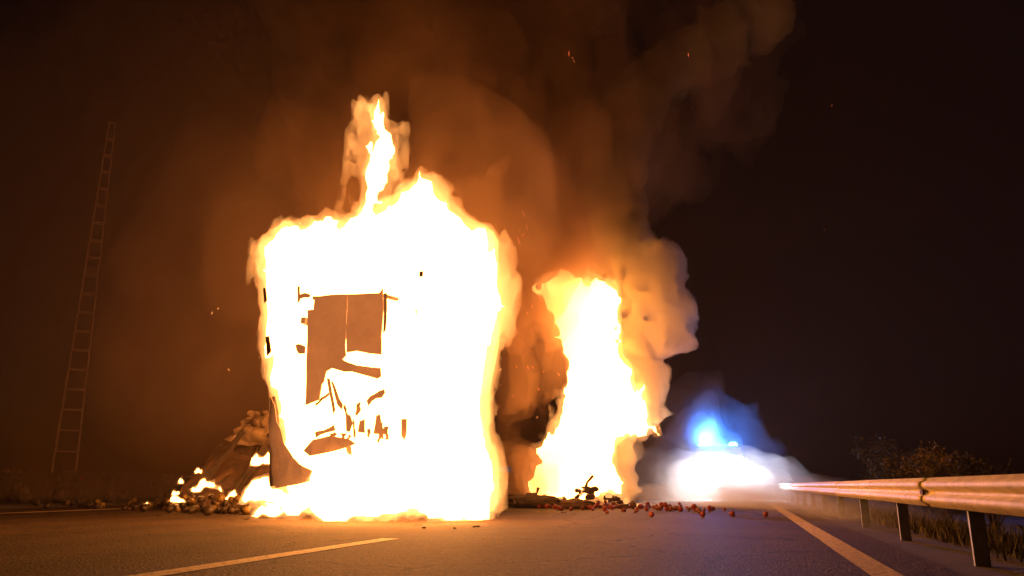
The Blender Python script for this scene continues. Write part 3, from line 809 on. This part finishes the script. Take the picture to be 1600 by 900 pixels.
# ------------------------------------------------------------------ fire engine behind the steam
fe = empty('fire_engine', (-1.1, 45.0, 0))
tag(fe, 'emergency fire truck with blue beacon and white headlights half hidden behind steam', 'fire engine')
FX = -1.1
def fe_y(y): return 45.0 + y
cabm = MB()
pr_ = [(0.0, 0.55), (-0.05, 1.25), (0.06, 1.55), (0.22, 2.55), (0.45, 2.72), (2.3, 2.72), (2.3, 0.55)]
vv = [(FX - 1.22, fe_y(a), z) for a, z in pr_] + [(FX + 1.22, fe_y(a), z) for a, z in pr_]
n_ = len(pr_)
cabm.add(vv, [tuple(range(n_)), tuple(reversed(range(n_, 2 * n_)))] + [(i, i + n_, (i + 1) % n_ + n_, (i + 1) % n_) for i in range(n_)])
cab_o = cabm.build('cab', M['red_paint'], fe, bevel=0.06)
MB().add([(FX - 1.05, fe_y(0.045), 1.62), (FX + 1.05, fe_y(0.045), 1.62), (FX + 1.0, fe_y(0.185), 2.46), (FX - 1.0, fe_y(0.185), 2.46),
          (FX - 1.05, fe_y(0.10), 1.62), (FX + 1.05, fe_y(0.10), 1.62), (FX + 1.0, fe_y(0.25), 2.46), (FX - 1.0, fe_y(0.25), 2.46)],
         [(0, 1, 2, 3), (7, 6, 5, 4), (0, 4, 5, 1), (1, 5, 6, 2), (2, 6, 7, 3), (3, 7, 4, 0)]).build('windscreen', M['glass'], cab_o)
MB().box((FX, fe_y(4.9), 1.75), (2.46, 5.0, 2.2)).build('equipment_body', M['red_paint'], fe, bevel=0.05)
for k in range(3):
    for sx in (-1, 1):
        MB().box((FX + sx * 1.235, fe_y(3.3 + k * 1.55), 1.75), (0.03, 1.35, 1.7)).build('roller_shutter', M['chrome'], fe)
MB().box((FX, fe_y(-0.12), 0.62), (2.46, 0.24, 0.38)).build('bumper', M['white_paint'], fe, bevel=0.04)
MB().box((FX, fe_y(-0.06), 1.12), (1.5, 0.06, 0.36)).build('grille', M['black'], fe)
MB().box((FX, fe_y(-0.035), 1.42), (2.3, 0.05, 0.10)).build('white_stripe', M['white_paint'], fe)
for sx in (-1, 1):
    h = MB().cyl((FX + sx * 0.95, fe_y(-0.10), 1.05), 0.13, 0.06, 'Y', 20).build('headlight', M['head'], fe)
    MB().box((FX + sx * 0.95, fe_y(-0.035), 1.05), (0.36, 0.06, 0.36)).build('headlight_housing', M['chrome'], fe)
    MB().bar((FX + sx * 1.22, fe_y(0.3), 2.3), (FX + sx * 1.5, fe_y(0.0), 2.35), 0.04, 0.04).build('mirror_arm', M['black'], fe)
    MB().box((FX + sx * 1.5, fe_y(-0.02), 2.0), (0.22, 0.1, 0.5)).build('mirror', M['black'], fe, bevel=0.03)
    for y in (0.9, 5.6):
        wh = MB().cyl((FX + sx * 1.08, fe_y(y), 0.5), 0.5, 0.32, 'X', 28).build('wheel', M['rubber'], fe, bevel=0.04)
        MB().cyl((FX + sx * 1.22, fe_y(y), 0.5), 0.27, 0.08, 'X', 18).build('rim', M['chrome'], wh)
MB().box((FX, fe_y(0.9), 2.80), (2.0, 0.34, 0.10)).build('light_bar', M['black'], fe, bevel=0.02)
for sx in (-1, 1):
    MB().tube([(FX + sx * 0.82, fe_y(0.9), 2.85), (FX + sx * 0.82, fe_y(0.9), 2.98), (FX + sx * 0.82, fe_y(0.9), 3.05)], [0.24, 0.23, 0.14], 16).build('beacon', M['blue'], fe, True)
MB().box((FX, fe_y(5.0), 2.98), (1.2, 4.5, 0.10)).build('roof_ladder', M['chrome'], fe)
for sx, en in ((-1, 1.0), (1, 1.0)):
    L = bpy.data.lights.new('headlight_beam', 'SPOT'); L.energy = 29000 * en; L.spot_size = R(54); L.spot_blend = 0.9; L.color = (1.0, 0.98, 0.95); L.shadow_soft_size = 0.1
    lo_ = bpy.data.objects.new('headlight_beam', L); COL.objects.link(lo_)
    lo_.location = (FX + sx * 0.95, fe_y(-0.2), 1.05); lo_.rotation_euler = (R(86), 0, R(186)); 
    B = bpy.data.lights.new('beacon_light', 'SPOT'); B.spot_size = R(84); B.spot_blend = 1.0; B.energy = 20000 if sx < 0 else 600; B.color = (0.05, 0.22, 1.0); B.shadow_soft_size = 0.12
    bo = bpy.data.objects.new('beacon_light', B); COL.objects.link(bo); bo.location = (FX + sx * 0.82, fe_y(0.9 - 0.3), 3.12); bo.rotation_euler = (R(94), 0, R(200))

STEAM = [((-1.2, 40.0, 0.85), (2.0, 3.0, 1.0), 1.6), ((0.0, 35.5, 0.5), (1.7, 3.4, 0.75), 1.4), ((-0.4, 29.5, 0.2), (1.7, 2.8, 0.5), 1.2), ((1.4, 28.0, 0.1), (1.3, 4.0, 0.45), 1.0), ((2.4, 21.0, 0.0), (1.0, 4.5, 0.34), 0.7),
         ((-1.9, 43.8, 3.2), (1.4, 1.3, 0.95), 0.8), ((-1.5, 43.6, 4.2), (1.5, 1.3, 1.3), 0.55), ((-3.4, 40.0, 1.2), (1.7, 2.5, 1.3), 0.45), ((0.9, 43.5, 2.2), (1.5, 1.8, 1.4), 0.14), ((-1.4, 44.3, 5.0), (1.8, 1.6, 1.8), 0.09)]
layered('steam_cloud', STEAM, [(0.03, 0.04), (0.2, 0.11), (0.5, 0.22)], (0.95, 0.95, 0.96), 0.26, 0.9, 0.32, 0.60, (1, 0.7, 1), 'white headlit steam drifting over the road towards the crash barrier', 'steam', 8.0, -0.3)

# ------------------------------------------------------------------ spilled fruit
def fruit_mesh(name, m, dent, seed, squash):
    bm = bmesh.new()
    bmesh.ops.create_uvsphere(bm, u_segments=12, v_segments=8, radius=1.0)
    rs = random.Random(seed)
    for v_ in bm.verts:
        r = math.hypot(v_.co.x, v_.co.y); a = math.atan2(v_.co.y, v_.co.x)
        s = 1 + 0.05 * math.sin(5 * a + seed) + rs.uniform(-0.03, 0.03)
        v_.co.x *= s; v_.co.y *= s
        v_.co.z = v_.co.z * squash - (dent * math.exp(-(r / 0.35) ** 2) if v_.co.z > 0 else -0.5 * dent * math.exp(-(r / 0.35) ** 2))
    for fc in bm.faces: fc.smooth = True
    me = bpy.data.meshes.new(name); bm.to_mesh(me); bm.free(); me.materials.append(m)
    return me
stalk_me = bpy.data.meshes.new('stalk')
mbs = MB().tube([(0, 0, 0.55), (0.03, 0.02, 0.85), (0.10, 0.03, 1.1)], [0.07, 0.055, 0.07], 5)
stalk_me.from_pydata(mbs.v, [], mbs.f); stalk_me.materials.append(M['stalk'])
dark_f = [fruit_mesh('fruit', M['melon'], 0.2, s, 0.88) for s in (1, 2, 3)] + [fruit_mesh('fruit', M['melon_b'], 0.2, q, 0.92) for q in (4, 8)]
red_f = [fruit_mesh('fruit', M['apple'], 0.28, s, 0.92) for s in (5, 6)] + [fruit_mesh('fruit', M['apple_b'], 0.28, 7, 0.85)]
placed = []
def drop(x, y, r, cap):
    z = r * 0.9
    for (a, b, c, q) in placed:
        dd = (a - x) ** 2 + (b - y) ** 2
        s = (r + q) * 0.94
        if dd < s * s: z = max(z, c + math.sqrt(s * s - dd))
    if z > cap: return None
    placed.append((x, y, z, r))
    return z
def put_fruit(me, x, y, z, r, label, group):
    o = bpy.data.objects.new('fruit', me); COL.objects.link(o)
    o.location = (x, y, z); o.scale = (r, r, r)
    o.rotation_euler = (random.uniform(-1.2, 1.2), random.uniform(-1.2, 1.2), random.uniform(0, 6.3))
    tag(o, label, 'fruit', group)
    s = bpy.data.objects.new('stalk', stalk_me); COL.objects.link(s); s.parent = o
    return o
# single ones that stand apart
for x, y, r, lab in ((-12.43, 16.7, 0.135, 'lone sooty round fruit on the asphalt in front of the pile, left of the flames'),
                     (-10.9, 16.4, 0.14, 'dark round fruit silhouetted right at the left edge of the ground flames'),
                     (-16.4, 20.1, 0.13, 'dark fruit beside the white side line at the near left edge of the pile'),
                     (-14.6, 18.0, 0.11, 'dark fruit lying on the road below the charred tarpaulin scrap')):
    z = drop(x, y, r, 9); put_fruit(dark_f[0], x, y, z, r, lab, 'spilled dark fruit')
k = 0
while k < 125:
    t = random.random()
    if t < 0.62: x = random.gauss(-13.9, 1.5); y = 18.75 - abs(random.gauss(0, 0.55)) + 0.25 * (-13.0 - x); cap = 0.42
    elif t < 0.9: x = random.gauss(-18.0, 2.2); y = random.gauss(21.6, 1.1); cap = 0.3
    else: x = random.uniform(-24, -15.5); y = random.uniform(19.5, 26); cap = 0.2
    if x > -11.4 or y < 17.0: continue
    r = random.uniform(0.075, 0.12)
    z = drop(x, y, r, cap)
    if z is None: continue
    me = random.choice(dark_f)
    if x > -15.6: lab = 'sooty round fruit piled in front of the collapsed side panels'
    else: lab = 'round fruit scattered on the asphalt left of the collapsed panels'
    put_fruit(me, x, y, z, r, lab, 'fruit piled by the panels' if x > -15.6 else 'fruit scattered at left'); k += 1
for x, y, r, lab in ((0.5, 19.6, 0.068, 'bright red round fruit lying alone near the right edge line'),
                     (-0.9, 19.2, 0.068, 'red fruit at the front of the spill, below the headlit steam'),
                     (-2.05, 18.9, 0.068, 'dark red fruit lying closest to the camera on the right'),
                     (-0.25, 19.8, 0.068, 'dark red fruit at the right tip of the red spill')):
    z = drop(x, y, r, 9); put_fruit(red_f[0], x, y, z, r, lab, 'spilled red fruit')
k = 0
while k < 160:
    t = random.random()
    if t < 0.62: x = random.gauss(-4.6, 1.1); y = random.gauss(26.0, 1.0); cap = 0.75 * math.exp(-((x + 4.8) / 1.4) ** 2) + 0.12
    elif t < 0.9: x = random.gauss(-2.1, 0.8); y = random.gauss(23.6, 1.2); cap = 0.22
    else: x = random.uniform(-6.5, -0.5); y = random.uniform(20.5, 27); cap = 0.15
    if y < 20.2 or y > 29 or x > -0.3 - (y - 20) * 0.05: continue
    r = random.uniform(0.045, 0.085)
    z = drop(x, y, r, cap)
    if z is None: continue
    lab = 'scorched red fruit heaped at the foot of the separate flame column' if x < -3.1 else 'red fruit scattered between the flame column and the headlit steam'
    put_fruit(random.choice(red_f), x, y, z, r, lab, 'fruit heaped by the flame column' if x < -3.1 else 'fruit scattered at right'); k += 1

# ------------------------------------------------------------------ charred debris
def lump(name, x, y, z, d, seed, m, label, cat='debris', group=None, rz=0.0):
    bm = bmesh.new(); bmesh.ops.create_icosphere(bm, subdivisions=3, radius=1.0)
    P = np.array([v_.co[:] for v_ in bm.verts])
    s = 0.72 + 0.55 * ridged(P * 1.3 + seed * 5.1 + 20, 3)
    for v_, q in zip(bm.verts, s):
        v_.co = Vector((v_.co.x * q * d[0] / 2, v_.co.y * q * d[1] / 2, max(v_.co.z * q, -0.8) * d[2] / 2))
    me = bpy.data.meshes.new(name); bm.to_mesh(me); bm.free()
    lowz = min(v_.co.z for v_ in me.vertices)
    o = link(name, me, m); o.location = (x, y, z - lowz); o.rotation_euler.z = rz
    return tag(o, label, cat, group)
lump('charred_bale', -27.8, 25.4, 0.0, (0.95, 0.7, 1.0), 1, M['char'], 'big dark charred bale standing alone at the far left road edge')
lump('charred_bale', -27.0, 26.6, 0.0, (0.7, 0.6, 0.75), 2, M['char'], 'smaller dark bale just right of the big one at the left edge')
lump('charred_bale', -25.4, 27.6, 0.0, (0.55, 0.5, 0.5), 3, M['char'], 'low dark clod on the gravel, third from the left picture edge')
for i, (x, y, d_) in enumerate(((-21.6, 22.2, 0.4), (-23.4, 24.3, 0.34), (-20.2, 23.4, 0.3), (-25.0, 23.6, 0.36), (-19.4, 20.6, 0.26))):
    lump('charred_clod', x, y, 0.0, (d_, d_ * 0.8, d_ * 0.8), 60 + i, M['char'], 'dark clod of burnt cargo lying between the fruit and the left picture edge', 'debris', 'clods at left')
lump('charred_heap', -6.6, 25.2, 0.0, (2.6, 1.2, 0.5), 4, M['char'], 'low charred heap on the asphalt between the two fires', rz=0.1)
lump('charred_heap', -4.9, 24.4, 0.0, (1.3, 0.7, 0.36), 5, M['rust'], 'small scorched mound in front of the red fruit heap')
lump('charred_heap', -7.6, 23.8, 0.0, (1.2, 0.9, 0.6), 6, M['char'], 'dark scorched mound at the foot of the smoky gap')
labs = ['longest charred beam sticking up at the foot of the flame column', 'charred stick end leaning out of the low heap between the fires', 'bent scorched bar standing in the smoky gap between the fires',
        'short charred spar poking from the left of the red fruit heap', 'crooked charred spar near the top of the red fruit heap', 'burnt spar lying low before the flame column', 'blackened stub beside the longest charred beam']
pts_ = [((-5.6, 27.6, 0.2), (-4.9, 27.4, 1.05)), ((-7.2, 26.2, 0.1), (-6.5, 26.0, 0.6)), ((-6.9, 24.6, 0.1), (-7.5, 24.4, 0.7)), ((-6.0, 26.9, 0.15), (-6.4, 26.9, 0.6)), ((-4.6, 27.0, 0.3), (-4.2, 27.1, 0.8)), ((-6.3, 25.6, 0.2), (-5.3, 25.5, 0.36)), ((-5.2, 27.5, 0.3), (-5.05, 27.4, 0.85))]
for i, ((a, b), lab) in enumerate(list(zip(pts_, labs))[:3]):
    a, b = Vector(a), Vector(b)
    P_ = [a.lerp(b, t) + Vector((random.uniform(-.09, .09), random.uniform(-.05, .05), random.uniform(-.07, .07))) for t in (0, .25, .5, .75, 1)]
    t = tag(MB().tube(P_, [0.09, 0.05, 0.075, 0.04, 0.055], 6).build('charred_beam', M['char']), lab, 'beam', 'charred beams')
for i in range(36):
    x = random.gauss(-4.9, 0.9); y = random.gauss(26.0, 0.8)
    lump('burnt_crate_scrap', x, y, 0.05 + 0.6 * math.exp(-((x + 4.9) / 1.0) ** 2) * random.random(), (random.uniform(.15, .45), random.uniform(.1, .3), random.uniform(.08, .25)), 80 + i, (M['rust'], M['char'], M['ember_coal'])[i % 3],
         ('jagged burnt crate scrap mixed into the red fruit heap by the flame column', 'glowing orange coal in the red fruit heap by the flame column')[i % 3 == 2], 'debris', ('burnt crate scraps', 'glowing coals')[i % 3 == 2], random.uniform(0, 6))
for i in range(15):
    x, y = [(random.uniform(-6.0, -4.3), random.uniform(12.8, 14.2)), (random.gauss(-5.5, 1.6), random.gauss(22.5, 1.6)), (random.uniform(-16, -9), random.uniform(13.5, 17))][i % 3]
    lump('debris_scrap', x, y, 0.005, (random.uniform(.06, .22), random.uniform(.03, .08), random.uniform(.015, .035)), 40 + i, M['char'],
         ['small burnt scrap on the asphalt in front of the trailer fire', 'small burnt scrap on the asphalt between trailer and red fruit', 'small burnt scrap on the asphalt left of the main fire'][i % 3], 'debris',
         ['scraps before the fire', 'scraps by the red fruit', 'scraps left of the fire'][i % 3], random.uniform(0, 6))

# marker post with a red reflector, far left
mp_ = empty('marker_post', (-36.0, 36.8, 0.75)); tag(mp_, 'short verge marker post with a small red reflector at left', 'marker post')
MB().box((-36.0, 36.8, 0.9), (0.12, 0.06, 0.5)).build('post', M['galv_dull'], mp_)
MB().box((-35.98, 36.75, 1.06), (0.22, 0.05, 0.2)).build('reflector', M['red_glass'], mp_, bevel=0.01)

# ------------------------------------------------------------------ bushes and grass behind the barrier
def leafy(name, x, y, z, rad, h, n, label, m, seed, ls=0.09):
    t = empty(name, (x, y, z)); tag(t, label, 'bush', 'bushes')
    rs = np.random.default_rng(seed); rd = random.Random(seed)
    st = MB(); tips = []
    for k in range(11):
        a = rd.uniform(0, 6.28); lean = rd.uniform(0.1, 0.95) * rad; hh = h * rd.uniform(0.55, 1.02) * (1 - 0.28 * lean / rad)
        p = [(x, y, z - 0.1), (x + 0.35 * lean * math.cos(a), y + 0.35 * lean * math.sin(a), z + 0.45 * hh), (x + lean * math.cos(a), y + lean * math.sin(a), z + hh)]
        st.tube(p, [0.03, 0.02, 0.006], 5)
        for j in range(9):
            q = rd.uniform(0.35, 1.0)
            b = Vector(p[1]).lerp(Vector(p[2]), (q - 0.35) / 0.65)
            e = b + Vector((rd.gauss(0, 0.22 * rad), rd.gauss(0, 0.22 * rad), rd.uniform(0.0, 0.2) * h))
            st.tube([b, e], [0.008, 0.003], 4); tips.append((b, e))
    st.build('stem', M['bark'], t)
    ti = rs.integers(0, len(tips), n); u = rs.random((n, 1))
    B_ = np.array([tips[i][0][:] for i in ti]); E_ = np.array([tips[i][1][:] for i in ti])
    P = B_ + (E_ - B_) * u + rs.normal(0, 0.055 * rad, (n, 3))
    d = rs.normal(size=(n, 3)); d[:, 2] = np.abs(d[:, 2]) * 0.7; d /= np.linalg.norm(d, axis=1)[:, None]
    s = np.cross(d, rs.normal(size=(n, 3))); s /= np.linalg.norm(s, axis=1)[:, None]
    L = ls * rs.uniform(0.6, 1.4, (n, 1))
    V = np.stack([P, P + d * L * 0.5 + s * L * 0.22, P + d * L, P + d * L * 0.5 - s * L * 0.22], 1).reshape(-1, 3)
    Q = np.arange(4 * n).reshape(n, 4)
    o = np_mesh('foliage', V, Q, m, t, False); o['kind'] = 'stuff'
    return t
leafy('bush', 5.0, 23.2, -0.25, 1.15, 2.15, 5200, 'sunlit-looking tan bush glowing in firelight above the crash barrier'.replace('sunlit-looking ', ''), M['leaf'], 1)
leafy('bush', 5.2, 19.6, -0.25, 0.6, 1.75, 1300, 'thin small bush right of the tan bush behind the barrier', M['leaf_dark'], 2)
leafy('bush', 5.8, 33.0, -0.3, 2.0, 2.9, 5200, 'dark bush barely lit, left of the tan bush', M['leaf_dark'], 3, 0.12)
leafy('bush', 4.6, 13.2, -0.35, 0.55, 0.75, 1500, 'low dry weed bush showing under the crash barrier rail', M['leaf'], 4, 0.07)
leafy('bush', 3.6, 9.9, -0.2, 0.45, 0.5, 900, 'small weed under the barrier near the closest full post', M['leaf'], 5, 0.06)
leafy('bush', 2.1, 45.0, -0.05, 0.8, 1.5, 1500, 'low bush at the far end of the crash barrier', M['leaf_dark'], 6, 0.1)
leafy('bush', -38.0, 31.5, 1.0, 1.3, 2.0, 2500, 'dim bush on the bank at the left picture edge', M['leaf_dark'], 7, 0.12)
def grass(name, boxes, n, hmin, hmax, label):
    Vs = []; Qs = []
    rs = np.random.default_rng(5)
    for (x0, x1, y0, y1, cnt) in boxes:
        x = rs.uniform(x0, x1, cnt); y = rs.uniform(y0, y1, cnt)
        z = np.array([bank(a, b) for a, b in zip(x, y)]) - 0.02
        h = rs.uniform(hmin, hmax, cnt) * (0.5 + fbm(np.stack([x * 0.9 + 60, y * 0.9 + 60, x * 0 + 0.5], 1), 2))
        a = rs.uniform(0, 6.28, cnt); w_ = 0.006 + 0.006 * rs.random(cnt); ln = h * rs.uniform(0.1, 0.7, cnt)
        b = rs.uniform(0, 6.28, cnt)
        p0 = np.stack([x - w_ * np.cos(a), y - w_ * np.sin(a), z], 1); p1 = np.stack([x + w_ * np.cos(a), y + w_ * np.sin(a), z], 1)
        p2 = np.stack([x + ln * np.cos(b), y + ln * np.sin(b), z + h], 1)
        k = sum(len(q) for q in Vs)
        Vs.append(np.stack([p0, p1, p2], 1).reshape(-1, 3)); Qs.append(k + np.arange(3 * cnt).reshape(-1, 3))
    o = np_mesh(name, np.concatenate(Vs), np.concatenate(Qs), M['grass'], None, False)
    tag(o, label, 'grass', kind='stuff')
grass('dry_grass', [(2.5, 4.5, 4, 30, 6000), (-45, -28, 20, 60, 9000)], 0, 0.08, 0.34, 'dry grass on the verges beside the road')

# ------------------------------------------------------------------ flying sparks
def spark_mesh(m):
    mb = MB().tube([(0, 0, -1), (0.12, 0, -0.2), (0.05, 0.05, 0.35), (-0.1, 0, 1)], [0.06, 0.28, 0.24, 0.05], 5)
    me = bpy.data.meshes.new('spark'); me.from_pydata(mb.v, [], mb.f); me.materials.append(m); return me
sp = [spark_mesh(M['ember']), spark_mesh(M['ember_red'])]
spots = []
for k in range(16): spots.append((random.gauss(-6.4, 0.5), random.uniform(23, 25), random.gauss(4.6, 1.1), 0, 'spark floating in the smoky gap between the two fires', 'sparks in the gap'))
for k in range(5): spots.append((random.gauss(-6.2, 0.25), 22.5, random.gauss(8.6, 0.3), 1, 'streaking ember in the smoke right above the gap between fires', 'embers above the gap'))
for k in range(3): spots.append((random.gauss(-4.3, 0.3), 24, random.gauss(15.3, 0.15), 1, 'faint ember streak high in the upper smoke', 'embers high up'))
spots.append((-0.75, 25, 15.3, 1, 'single bright red ember high in the smoke at upper right', 'embers high up'))
for k in range(7): spots.append((random.uniform(-12.4, -10.2), 16, random.uniform(2.0, 6.0), 0, 'small spark drifting left of the main fire', 'sparks at left'))
for k in range(4): spots.append((random.uniform(-3, 4.0), 26, random.uniform(3.0, 15), 1, 'lone faint spark against the dark sky at right', 'sparks at right'))
for (x, y, z, kd, lab, grp) in spots:
    o = bpy.data.objects.new('spark', sp[kd]); COL.objects.link(o)
    s = random.uniform(0.018, 0.05) * (1.25 if kd else 1)
    o.location = (x, y, z); o.scale = (s * 0.6, s * 0.6, s * (2.6 if 'streak' in lab else 1.2))
    o.rotation_euler = (random.uniform(-.3, .3), random.uniform(0.3, 1.0), random.uniform(0, 6))
    tag(o, lab, 'spark', grp)

# ------------------------------------------------------------------ haze
hz = MB().box((-40, 60, 27), (260, 220, 58)).build('haze', smoke_even('thin_night_haze', (0.85, 0.55, 0.42), 0.0008))
tag(hz, 'thin smoky night haze glowing around the fire', 'haze', kind='stuff')
